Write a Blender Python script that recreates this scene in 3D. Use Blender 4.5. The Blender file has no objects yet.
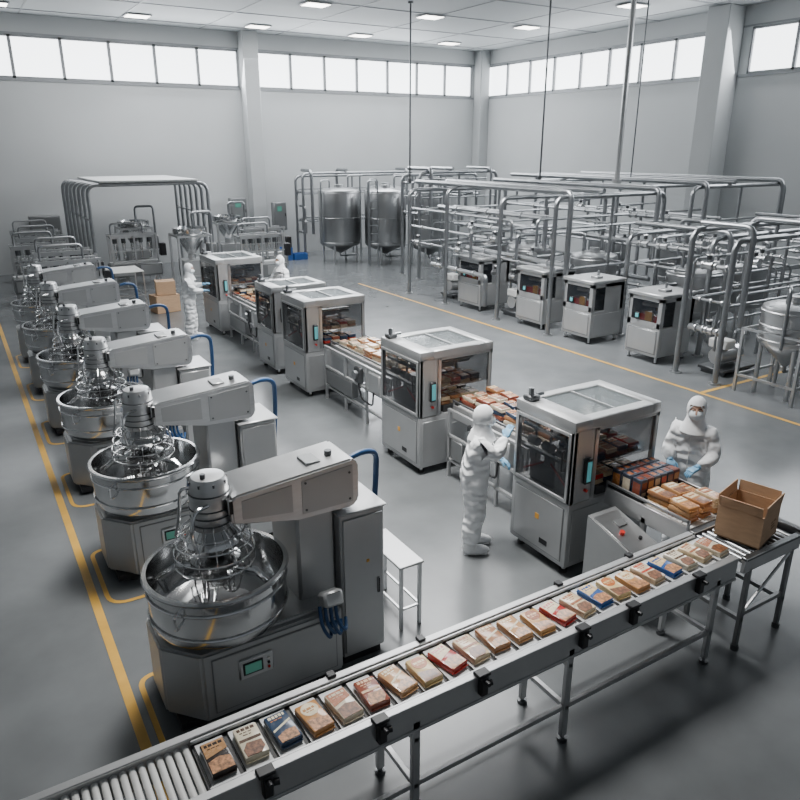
import bpy, bmesh, math, random
from mathutils import Vector, Matrix
from math import sin, cos, pi, radians
random.seed(7)
SC=bpy.context.scene.collection

# ------------------------------------------------------------ materials
def mk(name,col,metal=0.0,rough=0.5,var=0.0,vscale=6.0,bump=0.0,emit=0.0,alpha=1.0,stretch=None,bdist=.02,coat=0,rv=1.0,wave=False):
    m=bpy.data.materials.new(name); m.use_nodes=True
    nt=m.node_tree; b=nt.nodes['Principled BSDF']
    c=(col[0],col[1],col[2],1)
    b.inputs['Base Color'].default_value=c
    b.inputs['Metallic'].default_value=metal
    b.inputs['Roughness'].default_value=rough
    if coat: b.inputs['Coat Weight'].default_value=coat
    if emit>0:
        b.inputs['Emission Color'].default_value=c; b.inputs['Emission Strength'].default_value=emit
    if alpha<1: b.inputs['Alpha'].default_value=alpha
    if var>0 or bump>0:
        tc=nt.nodes.new('ShaderNodeTexCoord'); mp=nt.nodes.new('ShaderNodeMapping')
        if stretch: mp.inputs['Scale'].default_value=stretch
        if wave:
            nz=nt.nodes.new('ShaderNodeTexWave'); nz.bands_direction='Z'; nz.inputs['Scale'].default_value=vscale; nz.inputs['Distortion'].default_value=7; nz.inputs['Detail'].default_value=2; nz.inputs['Detail Scale'].default_value=1.6
        else:
            nz=nt.nodes.new('ShaderNodeTexNoise'); nz.inputs['Scale'].default_value=vscale; nz.inputs['Detail'].default_value=5
        nt.links.new(tc.outputs['Object'],mp.inputs[0]); nt.links.new(mp.outputs[0],nz.inputs['Vector'])
        if var>0:
            r=nt.nodes.new('ShaderNodeValToRGB')
            r.color_ramp.elements[0].position=.3; r.color_ramp.elements[1].position=.7
            r.color_ramp.elements[0].color=(c[0]*(1-var),c[1]*(1-var),c[2]*(1-var),1)
            r.color_ramp.elements[1].color=(min(1,c[0]*(1+var)),min(1,c[1]*(1+var)),min(1,c[2]*(1+var)),1)
            nt.links.new(nz.outputs['Fac'],r.inputs[0]); nt.links.new(r.outputs[0],b.inputs['Base Color'])
            mr=nt.nodes.new('ShaderNodeMapRange'); mr.inputs[3].default_value=max(0,rough-.06*rv); mr.inputs[4].default_value=min(1,rough+.1*rv)
            nt.links.new(nz.outputs['Fac'],mr.inputs[0]); nt.links.new(mr.outputs[0],b.inputs['Roughness'])
        if bump>0:
            bp=nt.nodes.new('ShaderNodeBump'); bp.inputs['Strength'].default_value=bump; bp.inputs['Distance'].default_value=bdist
            nt.links.new(nz.outputs['Fac'],bp.inputs['Height']); nt.links.new(bp.outputs[0],b.inputs['Normal'])
    return m
STEEL=mk('brushed_steel',(.6,.605,.61),1,.34,.05,6,stretch=(1,1,6),rv=.3)
POL=mk('polished_steel',(.68,.685,.69),1,.13,.05,4,rv=.5)
TANK=mk('tank_steel',(.38,.385,.39),1,.32,.05,2,rv=.2)
PIPE=mk('pipe_steel',(.34,.35,.36),1,.35,.08,5,rv=.4)
DKST=mk('dark_steel',(.12,.125,.13),.8,.38,.15,8)
PANEL=mk('painted_grey_panel',(.44,.447,.45),.55,.34,.03,4,rv=.3)
PANELD=mk('darker_grey_panel',(.23,.237,.24),.5,.38,.04,5,rv=.3)
RAIL=mk('satin_rail_steel',(.48,.485,.49),.6,.34,.03,5,rv=.3)
HATCH=mk('hatch_tint',(.2,.23,.24),.1,.08,alpha=.5)
GLASS=mk('smoked_glass',(.02,.024,.03),0,.05,alpha=.4)
GLASSD=mk('dark_smoked_glass',(.012,.015,.02),0,.04,alpha=.55)
BLACK=mk('black_plastic',(.012,.012,.014),0,.4)
RUB=mk('rubber_black',(.03,.03,.03),0,.7)
WHITE=mk('white_plastic',(.75,.75,.73),0,.45,.04)
BLUE=mk('blue_hose_rubber',(.015,.06,.16),0,.35)
YEL=mk('yellow_floor_paint',(.6,.34,.055),0,.45,.15,3)
CYAN=mk('cyan_display',(.12,.42,.45),0,.3,emit=.3)
GREEN=mk('green_display',(.08,.26,.2),0,.3,emit=.25)
RED=mk('red_button',(.6,.03,.02),0,.4)
AMB=mk('amber_emblem',(.7,.35,.05),0,.4)
CLOTH=mk('white_coverall_cloth',(.86,.87,.88),0,.85,0,2.6,bump=.55,bdist=.03,wave=True)
HOODC=mk('white_hood_cloth',(.86,.87,.88),0,.85,0,12,bump=.25)
SKIN=mk('skin',(.55,.33,.24),0,.55,.05,20)
GLOVE=mk('blue_nitrile',(.2,.42,.62),0,.5)
MASK=mk('mask_fabric',(.8,.86,.9),0,.8,.03)
CARD=mk('cardboard',(.5,.325,.2),0,.8,.08,10,stretch=(1,1,4))
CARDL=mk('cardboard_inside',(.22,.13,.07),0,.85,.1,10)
BELT=mk('conveyor_belt_grey',(.62,.63,.63),0,.45,.06,12)
BELTD=mk('dark_belt',(.05,.05,.052),0,.5,.1,12)
WALL=mk('wall_paint',(.5,.515,.52),0,.75,.03,.6)
CEIL=mk('ceiling_panel',(.42,.44,.45),0,.7,.04,.7)
COLM=mk('column_paint',(.44,.455,.46),0,.7,.03,.8)
FRAME=mk('window_frame_paint',(.27,.28,.29),.2,.5,.03)
PANE=mk('daylit_frosted_glazing',(.93,.97,1),0,.3,emit=4.6)
LAMP=mk('ceiling_lamp_diffuser',(1,.97,.9),0,.3,emit=7)
CRB=mk('blue_crate_plastic',(.03,.12,.38),0,.45)
FLOOR=mk('sealed_concrete_floor',(.14,.148,.153),0,.24,.12,1.7,bump=0,rv=.35)
nt=FLOOR.node_tree
n2=nt.nodes.new('ShaderNodeTexNoise'); n2.inputs['Scale'].default_value=7; n2.inputs['Detail'].default_value=8
bp=nt.nodes.new('ShaderNodeBump'); bp.inputs['Strength'].default_value=.06
tc=nt.nodes.new('ShaderNodeTexCoord'); nt.links.new(tc.outputs['Object'],n2.inputs['Vector'])
nt.links.new(n2.outputs['Fac'],bp.inputs['Height']); nt.links.new(bp.outputs[0],nt.nodes['Principled BSDF'].inputs['Normal'])

# ------------------------------------------------------------ builder
def fillet(pts,r,n=5):
    pts=[Vector(p) for p in pts]; out=[pts[0]]
    for i in range(1,len(pts)-1):
        a,b,c=pts[i-1],pts[i],pts[i+1]
        d1=(a-b); d2=(c-b); rr=min(r,d1.length*.49,d2.length*.49)
        p=b+d1.normalized()*rr; q=b+d2.normalized()*rr
        for k in range(n+1):
            t=k/n; out.append(p*(1-t)**2+b*2*t*(1-t)+q*t*t)
    out.append(pts[-1]); return out
class MB:
    def __init__(s): s.bm=bmesh.new(); s.mats=[]
    def mi(s,m):
        if m not in s.mats: s.mats.append(m)
        return s.mats.index(m)
    def box(s,c,d,mat,bev=0.0,rz=0.0,M=None,seg=1):
        T=Matrix.Translation(c)@Matrix.Rotation(rz,4,'Z')
        if M is not None: T=M
        T=T@Matrix.Diagonal((d[0],d[1],d[2],1))
        r=bmesh.ops.create_cube(s.bm,size=1,matrix=T); vs=r['verts']
        fs=set(f for v in vs for f in v.link_faces); k=s.mi(mat)
        for f in fs: f.material_index=k
        if bev>0:
            es=list(set(e for v in vs for e in v.link_edges))
            bmesh.ops.bevel(s.bm,geom=es,offset=min(bev,min(d)*.45),segments=seg,affect='EDGES',profile=.5)
        return s
    def bx(s,x0,x1,y0,y1,z0,z1,mat,bev=0.0,seg=1):
        return s.box(((x0+x1)/2,(y0+y1)/2,(z0+z1)/2),(abs(x1-x0),abs(y1-y0),abs(z1-z0)),mat,bev,seg=seg)
    def tube(s,pts,r,mat,seg=8,caps=True,closed=False):
        pts=[Vector(p) for p in pts]; n=len(pts); k=s.mi(mat)
        rs=r if isinstance(r,(list,tuple)) else [r]*n
        rings=[]; prev=None
        for i,p in enumerate(pts):
            if closed: t=(pts[(i+1)%n]-pts[i-1]).normalized()
            elif i==0: t=(pts[1]-p).normalized()
            elif i==n-1: t=(p-pts[-2]).normalized()
            else: t=((pts[i+1]-p).normalized()+(p-pts[i-1]).normalized()).normalized()
            if prev is None:
                a=Vector((0,0,1)) if abs(t.z)<.9 else Vector((1,0,0)); u=t.cross(a).normalized()
            else:
                u=(prev-t*prev.dot(t))
                if u.length<1e-6: u=t.orthogonal()
                u.normalize()
            prev=u; w=t.cross(u)
            rings.append([s.bm.verts.new(p+(u*cos(2*pi*j/seg)+w*sin(2*pi*j/seg))*rs[i]) for j in range(seg)])
        m=n if closed else n-1
        for i in range(m):
            A=rings[i]; B=rings[(i+1)%n]
            for j in range(seg):
                f=s.bm.faces.new((A[j],A[(j+1)%seg],B[(j+1)%seg],B[j])); f.material_index=k
        if caps and not closed:
            f=s.bm.faces.new(rings[0][::-1]); f.material_index=k
            f=s.bm.faces.new(rings[-1]); f.material_index=k
        return s
    def cyl(s,p0,p1,r,mat,seg=16,r2=None):
        return s.tube([p0,p1],[r,r if r2 is None else r2],mat,seg)
    def ring(s,c,R,r,mat,seg=32,rs=6,axis='Z'):
        pts=[]
        for j in range(seg):
            a=2*pi*j/seg
            d={'Z':(cos(a)*R,sin(a)*R,0),'Y':(cos(a)*R,0,sin(a)*R),'X':(0,cos(a)*R,sin(a)*R)}[axis]
            pts.append(Vector(c)+Vector(d))
        return s.tube(pts,r,mat,rs,closed=True)
    def lathe(s,prof,mat,seg=40,c=(0,0,0),cap0=True,cap1=True):
        k=s.mi(mat); c=Vector(c); rings=[]
        for (r,z) in prof:
            rings.append([s.bm.verts.new(c+Vector((r*cos(2*pi*j/seg),r*sin(2*pi*j/seg),z))) for j in range(seg)])
        for A,B in zip(rings,rings[1:]):
            for j in range(seg):
                f=s.bm.faces.new((A[j],A[(j+1)%seg],B[(j+1)%seg],B[j])); f.material_index=k
        if cap0: s.bm.faces.new(rings[0][::-1]).material_index=k
        if cap1: s.bm.faces.new(rings[-1]).material_index=k
        return s
    def prism(s,poly,z0,z1,mat,bev=0.0,axis='Z'):
        k=s.mi(mat)
        P=(lambda x,y,z:(x,y,z)) if axis=='Z' else (lambda x,y,z:(x,z,y))
        A=[s.bm.verts.new(P(x,y,z0)) for x,y in poly]; B=[s.bm.verts.new(P(x,y,z1)) for x,y in poly]
        n=len(poly); fs=[s.bm.faces.new(A[::-1]),s.bm.faces.new(B)]
        for j in range(n): fs.append(s.bm.faces.new((A[j],A[(j+1)%n],B[(j+1)%n],B[j])))
        for f in fs: f.material_index=k
        if bev>0: bmesh.ops.bevel(s.bm,geom=list(set(e for f in fs for e in f.edges)),offset=bev,segments=2,affect='EDGES')
        return s
    def ell(s,c,r,mat,su=20,sv=14,flt=None,M=None):
        k=s.mi(mat); c=Vector(c); V={}
        def v(i,j):
            i%=su
            if j==0 or j==sv: i=0
            if (i,j) not in V:
                a=2*pi*i/su; b=-pi/2+pi*j/sv
                p=Vector((r[0]*cos(b)*cos(a),r[1]*cos(b)*sin(a),r[2]*sin(b)))
                V[(i,j)]=s.bm.verts.new(c+p)
            return V[(i,j)]
        for i in range(su):
            for j in range(sv):
                a=2*pi*(i+.5)/su; b=-pi/2+pi*(j+.5)/sv
                if flt and not flt(cos(b)*cos(a),cos(b)*sin(a),sin(b)): continue
                q=[v(i,j),v(i+1,j),v(i+1,j+1),v(i,j+1)]
                q=list(dict.fromkeys(q))
                if len(q)>2: s.bm.faces.new(q).material_index=k
        return s
    def obj(s,name,parent=None,label=None,loc=(0,0,0),rz=0,smooth=True,angle=38):
        me=bpy.data.meshes.new(name)
        bmesh.ops.recalc_face_normals(s.bm,faces=s.bm.faces[:])
        s.bm.to_mesh(me); s.bm.free()
        for m in s.mats: me.materials.append(m)
        if smooth:
            for p in me.polygons: p.use_smooth=True
            me.set_sharp_from_angle(angle=radians(angle))
        o=bpy.data.objects.new(name,me); SC.objects.link(o)
        o.location=loc; o.rotation_euler=(0,0,rz)
        if parent: o.parent=parent
        if label: o['label']=label
        return o
def root(name,label,cat,loc=(0,0,0),rz=0,group=None):
    e=bpy.data.objects.new(name,None); e.empty_display_size=.2; SC.objects.link(e)
    e.location=loc; e.rotation_euler=(0,0,rz); e['label']=label; e['category']=cat
    if group: e['group']=group
    return e
def tag(o,label,cat,group=None,kind=None):
    o['label']=label; o['category']=cat
    if group: o['group']=group
    if kind: o['kind']=kind
    return o
def dup(r,loc=None,rz=None,label=None):
    def rec(o,par):
        n=o.copy(); SC.objects.link(n)
        if par: n.parent=par
        for ch in o.children: rec(ch,n)
        return n
    n=rec(r,None)
    if loc is not None: n.location=loc
    if rz is not None: n.rotation_euler=(0,0,rz)
    if label: n['label']=label
    return n
def dupp(o,loc):
    n=o.copy(); n.location=loc; SC.objects.link(n)
    for ch in o.children:
        k=ch.copy(); k.parent=n; SC.objects.link(k)
    return n

# ------------------------------------------------------------ room
XW,YW,ZC=22.2,29.0,8.42
def struct(o): o['kind']='structure'; return o
b=MB(); b.bx(-8,XW+.3,-7,YW+.3,-.2,0,FLOOR); struct(b.obj('floor',smooth=False))
b=MB(); b.bx(-8,XW+.3,-7,YW+.3,ZC,ZC+.2,CEIL)
struct(b.obj('ceiling',smooth=False))
WB,WT=6.46,7.8
b=MB(); b.bx(-8,XW+.3,YW,YW+.3,0,WB,WALL); b.bx(-8,XW+.3,YW,YW+.3,WT,ZC,WALL); b.bx(-8,-2,YW,YW+.3,WB,WT,WALL); b.bx(XW-.6,XW+.3,YW,YW+.3,WB,WT,WALL); struct(b.obj('wall_back',smooth=False))
b=MB(); b.bx(XW,XW+.3,-7,YW,0,WB,WALL); b.bx(XW,XW+.3,-7,YW,WT,ZC,WALL); struct(b.obj('wall_right',smooth=False))
b=MB(); b.bx(-8.3,-8,-7,YW+.3,0,ZC,WALL); struct(b.obj('wall_left',smooth=False))
wn=1
def window(axis,a0,a1):
    global wn
    b=MB()
    if axis=='b':
        b.bx(a0,a1,YW+.1,YW+.14,WB,WT,PANE)
        f=[(a0,a0+.05,WB,WT),(a1-.05,a1,WB,WT),(a0,a1,WB,WB+.07),(a0,a1,WT-.07,WT)]
        for x0,x1,z0,z1 in f: b.bx(x0,x1,YW+.02,YW+.1,z0,z1,FRAME)
    else:
        b.bx(XW+.1,XW+.14,a0,a1,WB,WT,PANE)
        f=[(a0,a0+.05,WB,WT),(a1-.05,a1,WB,WT),(a0,a1,WB,WB+.07),(a0,a1,WT-.07,WT)]
        for x0,x1,z0,z1 in f: b.bx(XW+.02,XW+.1,x0,x1,z0,z1,FRAME)
    struct(b.obj('window_%d'%wn,smooth=False)); wn+=1
x=10.42
for i in range(8): window('b',x-1.56,x); x-=1.56
for i in range(7): window('b',11.1+i*1.5,11.1+(i+1)*1.5)
for i in range(8): window('r',16.75+i*1.5,16.75+(i+1)*1.5)
for i in range(10): window('r',15.4-(i+1)*1.5,15.4-i*1.5)
b=MB(); b.bx(XW,XW+.3,YW-.25,YW,WB,WT,WALL); b.bx(XW,XW+.3,15.4,16.75,WB,WT,WALL); b.bx(XW,XW+.3,-7,.4,WB,WT,WALL); struct(b.obj('trim_1',smooth=False))
b=MB(); b.bx(10.42,11.1,YW,YW+.3,WB,WT,WALL); struct(b.obj('trim_2',smooth=False))
tn=3
for (x0,x1,y0,y1) in [(10.45,11.05,YW-.55,YW),(XW-.5,XW,YW-.55,YW),(XW-.8,XW,15.7,16.5),(-3,-2.4,YW-.5,YW)]:
    b=MB(); b.bx(x0,x1,y0,y1,0,ZC,COLM,.02); struct(b.obj('trim_%d'%tn)); tn+=1
b=MB(); b.bx(-8,XW,YW-.03,YW,WB-.08,WB,FRAME); b.bx(-8,XW,YW-.03,YW,WT,WT+.06,FRAME); struct(b.obj('trim_%d'%tn)); tn+=1
b=MB(); b.bx(XW-.03,XW,-7,YW,WB-.08,WB,FRAME); b.bx(XW-.03,XW,-7,YW,WT,WT+.06,FRAME); struct(b.obj('trim_%d'%tn)); tn+=1
b=MB()
for yy in range(-2,29,3): b.bx(-8,XW,yy,yy+.05,ZC-.02,ZC,FRAME)
for xx in range(-6,22,3): b.bx(xx,xx+.04,-7,YW,ZC-.015,ZC,FRAME)
struct(b.obj('trim_%d'%tn)); tn+=1
for yy in (22.3,27.2,17.4,12.5):
    for xx in (2.2,6.4,10.6,14.8,19.0):
        r=root('ceiling_lamp','recessed square ceiling light panel, lit warm white','lamp',(xx,yy,ZC-.02),group='ceiling light panels')
        b=MB(); b.bx(-.42,.42,-.34,.34,-.03,0,FRAME,.01); b.obj('lamp_frame',r)
        b=MB(); b.bx(-.36,.36,-.28,.28,-.045,-.03,LAMP); b.obj('lamp_diffuser',r)

# floor lines
def strip(path,w,name,label):
    b=MB(); k=b.mi(YEL); pts=[Vector((p[0],p[1],0)) for p in path]; L=[];R=[]
    for i,p in enumerate(pts):
        t=(pts[min(i+1,len(pts)-1)]-pts[max(i-1,0)]).normalized(); n=Vector((-t.y,t.x,0))*w/2
        L.append(b.bm.verts.new(p+n+Vector((0,0,.004)))); R.append(b.bm.verts.new(p-n+Vector((0,0,.004))))
    for i in range(len(pts)-1): b.bm.faces.new((L[i],L[i+1],R[i+1],R[i])).material_index=k
    o=b.obj(name,smooth=False); tag(o,label,'floor marking',group='yellow floor lines'); return o
strip([(.56,-2),(.56,8),(.56,22)],.08,'floor_line','long yellow painted walkway line beside the mixers')
strip([(11.2,2),(11.2,12),(11.2,21)],.08,'floor_line','long yellow painted line along the cabinets')
strip([(11.25,7.75),(14,7.75)],.08,'floor_line','short yellow painted cross line by the cabinets')
NM=6; PM=2.35; MY=4.82; MX=1.28
for i in range(NM):
    y=MY+i*PM
    strip(fillet([(.95,y+.55),(.68,y+.55),(.68,y-.6),(1.25,y-.6)],.2,6),.045,'floor_mark','curved yellow floor bracket around a mixer base')

# ------------------------------------------------------------ mixer
def build_mixer(loc):
    r=root('planetary_mixer','large stainless steel planetary mixer with open round bowl','mixer',loc,group='row of industrial mixers')
    b=MB(); poly=[(-.27,-.34),(.9,-.34),(.9,.62),(-.27,.62),(-.51,.36),(-.51,-.07)]
    b.prism(poly,.09,.7,PANEL,.02)
    inner=[(-.21,-.29),(.85,-.29),(.85,.57),(-.21,.57),(-.45,.33),(-.45,-.04)]
    b.prism(inner,.7,.74,STEEL,.01)
    b.bx(-.45,.82,-.27,.55,.04,.1,BLACK)
    b.bx(-.2,.84,-.346,-.34,.15,.64,PANELD); b.bx(-.19,.83,-.35,-.344,.16,.63,PANEL)
    b.obj('base',r)
    f=MB().cyl((0,0,0),(0,0,.04),.06,RUB,14).cyl((0,0,.03),(0,0,.12),.025,STEEL,8).obj('foot',r,loc=(-.28,-.2,0))
    for p in [(.75,-.24,0),(.75,.52,0),(-.28,.48,0)]: dupp(f,p)
    cp=MB().bx(.0,.28,-.37,-.345,.38,.56,STEEL,.012).obj('control_panel',r,label='small control panel with teal display')
    MB().bx(.03,.19,-.376,-.37,.42,.53,BLACK,.003).bx(.045,.175,-.379,-.376,.435,.515,GREEN).obj('display',cp)
    b=MB()
    for i in range(3): b.cyl((.235,-.37,.43+i*.04),(.235,-.38,.43+i*.04),.011,[RED,BLACK,WHITE][i],10)
    b.obj('button',cp)
    MB().lathe([(.44,.74),(.44,.78),(.36,.8),(.36,.82)],DKST,c=(0,.05,0)).obj('turntable',r)
    prof=[(.3,.78),(.43,.79),(.5,.82),(.525,.88),(.528,1.19),(.545,1.205),(.555,1.225),(.545,1.24),(.515,1.24),(.507,1.2),(.503,.92),(.475,.85),(.39,.825),(.2,.815),(.02,.815)]
    b=MB(); b.lathe(prof,POL,64,cap1=True)
    bo=b.obj('bowl',r,label='polished round steel bowl with rolled rim')
    MB().ring((0,0,1.12),.533,.009,POL,48).obj('band',bo); MB().ring((0,0,.91),.53,.008,POL,48).obj('band',bo)
    MB().tube(fillet([(-.01,0,0),(.07,0,0),(.07,0,-.12),(-.01,0,-.12)],.03),.012,POL,6).obj('handle',bo,loc=(-.385,-.36,1.16),rz=radians(223))
    # tall rear housing joined to arm and cabinet
    b=MB(); b.bx(.62,.955,-.13,.42,.7,1.6,PANEL,.02); b.bx(.64,.935,-.14,-.13,.8,1.5,PANEL,.004); b.bx(.645,.65,-.1,.38,.9,1.45,PANELD); b.obj('column',r)
    b=MB()
    b.prism([(.1,1.62),(.1,1.82),(.14,1.85),(1.1,1.93),(1.16,1.88),(1.16,1.56),(1.1,1.5),(.62,1.52)],-.19,.26,STEEL,.016,axis='Y')
    b.prism([(.18,1.65),(.18,1.8),(.58,1.83),(.58,1.6)],-.195,-.19,PANEL,axis='Y'); b.prism([(.66,1.56),(.66,1.84),(1.1,1.88),(1.1,1.56)],-.196,-.19,PANEL,axis='Y')
    for sx in (.69,1.07):
        for sz in (1.59,1.82): b.cyl((sx,-.196,sz),(sx,-.202,sz),.01,DKST,8)
    b.cyl((.98,.0,1.9),(.98,.0,1.96),.03,DKST,12); b.bx(.75,.88,-.08,.1,1.88,1.925,PANELD,.005)
    b.obj('mixing_arm',r,label='broad tapered brushed steel overhead arm')
    b=MB(); b.lathe([(.14,1.56),(.15,1.58),(.15,1.86),(.14,1.89),(.14,1.94),(.12,1.98),(.05,1.99)],STEEL,28)
    for zz in (1.62,1.68,1.74,1.86): b.ring((0,0,zz),.152,.006,DKST,28)
    for j in range(8):
        a=2*pi*j/8; b.cyl((cos(a)*.135,sin(a)*.135,1.93),(cos(a)*.135,sin(a)*.135,1.955),.01,DKST,6)
    b.cyl((-.05,-.05,1.98),(-.05,-.05,2.02),.02,DKST,10); b.bx(.08,.14,-.18,-.12,1.7,1.82,BLACK,.008)
    b.obj('motor_head',r)
    b=MB(); b.lathe([(.1,1.4),(.2,1.42),(.22,1.46),(.2,1.5),(.17,1.54),(.14,1.58)],POL,30); b.cyl((0,0,1.18),(0,0,1.42),.06,POL,16)
    b.lathe([(.12,1.24),(.19,1.26),(.19,1.3),(.1,1.34)],POL,26); b.lathe([(.06,1.08),(.12,1.1),(.12,1.14),(.06,1.18)],POL,20)
    b.obj('planetary_hub',r)
    b=MB()
    for (R,z) in [(.24,1.54),(.28,1.46),(.3,1.37),(.3,1.28)]: b.ring((0,0,z),R,.007,POL,36)
    for j in range(14):
        a=2*pi*j/14
        b.tube([(cos(a)*.15,sin(a)*.15,1.62),(cos(a)*.24,sin(a)*.24,1.54),(cos(a)*.28,sin(a)*.28,1.46),(cos(a)*.3,sin(a)*.3,1.37),(cos(a)*.3,sin(a)*.3,1.27)],.004,POL,5)
    b.obj('safety_guard',r,label='polished wire safety guard')
    b=MB()
    for (ox,oy) in [(.13,.06),(-.12,-.08)]:
        b.cyl((ox,oy,1.02),(ox,oy,1.4),.022,POL,10)
        for j in range(3):
            a=pi*j/3; b.tube([(ox+cos(a)*.1*cos(pi*t/12),oy+sin(a)*.1*cos(pi*t/12),1.14-sin(pi*t/12)*.24) for t in range(13)],.007,POL,5)
    b.tube([(0,0,1.24),(-.26,.16,1.21),(-.38,.26,1.09),(-.34,.24,.95)],[.025,.03,.03,.02],POL,8)
    b.tube([(0,0,1.24),(.24,-.2,1.21),(.34,-.28,1.09),(.3,-.24,.95)],[.025,.03,.03,.02],POL,8)
    b.obj('agitator',r,label='polished agitators reaching into bowl')
    b=MB(); b.bx(.96,1.37,-.22,.3,.08,1.46,PANEL,.012); b.bx(.98,1.34,-.19,.27,0,.08,BLACK)
    cb=b.obj('electrical_cabinet',r)
    MB().bx(.98,1.35,-.235,-.22,.13,1.42,PANEL,.008).bx(1.29,1.315,-.25,-.235,.65,.8,BLACK,.004).bx(1.19,1.215,-.242,-.235,.98,1.005,AMB).obj('cabinet_door',cb)
    MB().box((1.165,.04,1.47),(.45,.56,.02),RAIL,.008).obj('cabinet_lid',cb)
    b=MB(); b.box((0,0,0),(.17,.15,.12),PANEL,.02,M=Matrix.Translation((.76,-.43,.9))@Matrix.Rotation(radians(-25),4,'X')); b.bx(.73,.79,-.39,-.34,.6,.86,STEEL,.01)
    b.box((0,0,0),(.11,.09,.01),BLACK,.003,M=Matrix.Translation((.76,-.45,.96))@Matrix.Rotation(radians(-25),4,'X'))
    b.obj('operator_box',r)
    b=MB()
    for i in range(4):
        dx=.67+i*.045
        b.tube(fillet([(dx,-.41,.84),(dx-.02,-.48,.7),(dx+.06,-.48,.54+.03*(i%2)),(dx+.1,-.39,.64)],.08,6),.015,BLUE,7)
    b.obj('cable',r,label='blue cable loops')
    b=MB(); b.tube(fillet([(1.12,.1,1.76),(1.34,.1,1.83),(1.52,.16,1.77),(1.54,.22,1.4),(1.5,.28,.7),(1.3,.36,.4),(.9,.4,.35)],.22,9),.026,BLUE,10)
    b.cyl((1.13,.1,1.76),(1.23,.1,1.79),.038,DKST,10)
    b.obj('hose',r,label='dark blue flexible hose')
    b=MB(); b.tube(fillet([(-.05,-.13,1.8),(-.17,-.18,1.8),(-.21,-.21,1.64),(-.18,-.2,1.48)],.06),.016,POL,8)
    b.obj('feed_pipe',r); b=MB(); b.tube(fillet([(-.12,.02,1.9),(-.2,.04,1.9),(-.23,.04,1.66),(-.26,.06,1.52)],.06),.013,POL,8); b.obj('feed_pipe',r)
    return r
mx=build_mixer((MX,MY,0))
for i in range(1,NM): dup(mx,(MX,MY+i*PM,0))

def table(loc,w,d,h,label,grp=None,top=WHITE):
    r=root('work_table',label,'table',loc,group=grp)
    MB().bx(0,w,0,d,h-.025,h,top,.006).obj('tabletop',r)
    l=MB().bx(-.015,.015,-.015,.015,0,h-.025,STEEL).obj('leg',r,loc=(.03,.03,0))
    for p in [(w-.03,.03,0),(.03,d-.03,0),(w-.03,d-.03,0)]: dupp(l,p)
    MB().bx(.03,w-.03,.02,.04,.2,.22,STEEL).bx(.03,w-.03,d-.04,d-.02,.2,.22,STEEL).bx(.02,.04,.03,d-.03,.2,.22,STEEL).bx(w-.04,w-.02,.03,d-.03,.2,.22,STEEL).obj('brace',r)
    return r
table((2.9,4.75,0),.26,.7,.68,'slim narrow steel stand beside a mixer cabinet',top=RAIL)

# ------------------------------------------------------------ packets
PAL=[((.04,.03,.025),(.45,.24,.1)),((.74,.66,.5),(.1,.06,.04)),((.035,.06,.11),(.5,.2,.06)),((.55,.27,.1),(.82,.7,.48)),((.7,.6,.45),(.42,.15,.07)),((.28,.08,.05),(.72,.45,.25)),((.6,.33,.15),(.85,.76,.56)),((.73,.53,.25),(.5,.15,.04)),((.46,.025,.02),(.82,.68,.46)),((.72,.56,.36),(.35,.12,.05)),((.42,.19,.08),(.75,.58,.36)),((.66,.36,.13),(.35,.1,.03)),((.025,.1,.33),(.75,.55,.3)),((.64,.48,.32),(.5,.07,.04))]
PM_=[]
for i,(a,c) in enumerate(PAL):
    PM_.append((mk('packet_film_%s'%'abcdefghijklmnop'[i],a,0,.2,.07,32,bump=.25,bdist=.008,coat=.5,rv=.3),mk('packet_print_%s'%'abcdefghijklmnop'[i],c,0,.25,.1,30)))
COOK=mk('biscuit_picture',(.44,.2,.08),0,.35,.7,50,rv=.2,coat=.4)
COOKD=mk('dark_biscuit_picture',(.2,.08,.035),0,.35,.65,50,rv=.2,coat=.4)
CREAMP=mk('cream_print',(.78,.7,.5),0,.3,.05,20)
PW,PL,PH=.142,.265,.05
def packet_body(mat,W=PW,L=PL,Hh=PH):
    b=MB(); b.bx(-W/2,W/2,-L/2+.012,L/2-.012,0,Hh,mat,.007,seg=2)
    b.bx(-W/2+.004,W/2-.004,-L/2,-L/2+.02,Hh*.3,Hh*.42,mat,.002); b.bx(-W/2+.004,W/2-.004,L/2-.02,L/2,Hh*.3,Hh*.42,mat,.002)
    return b
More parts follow.
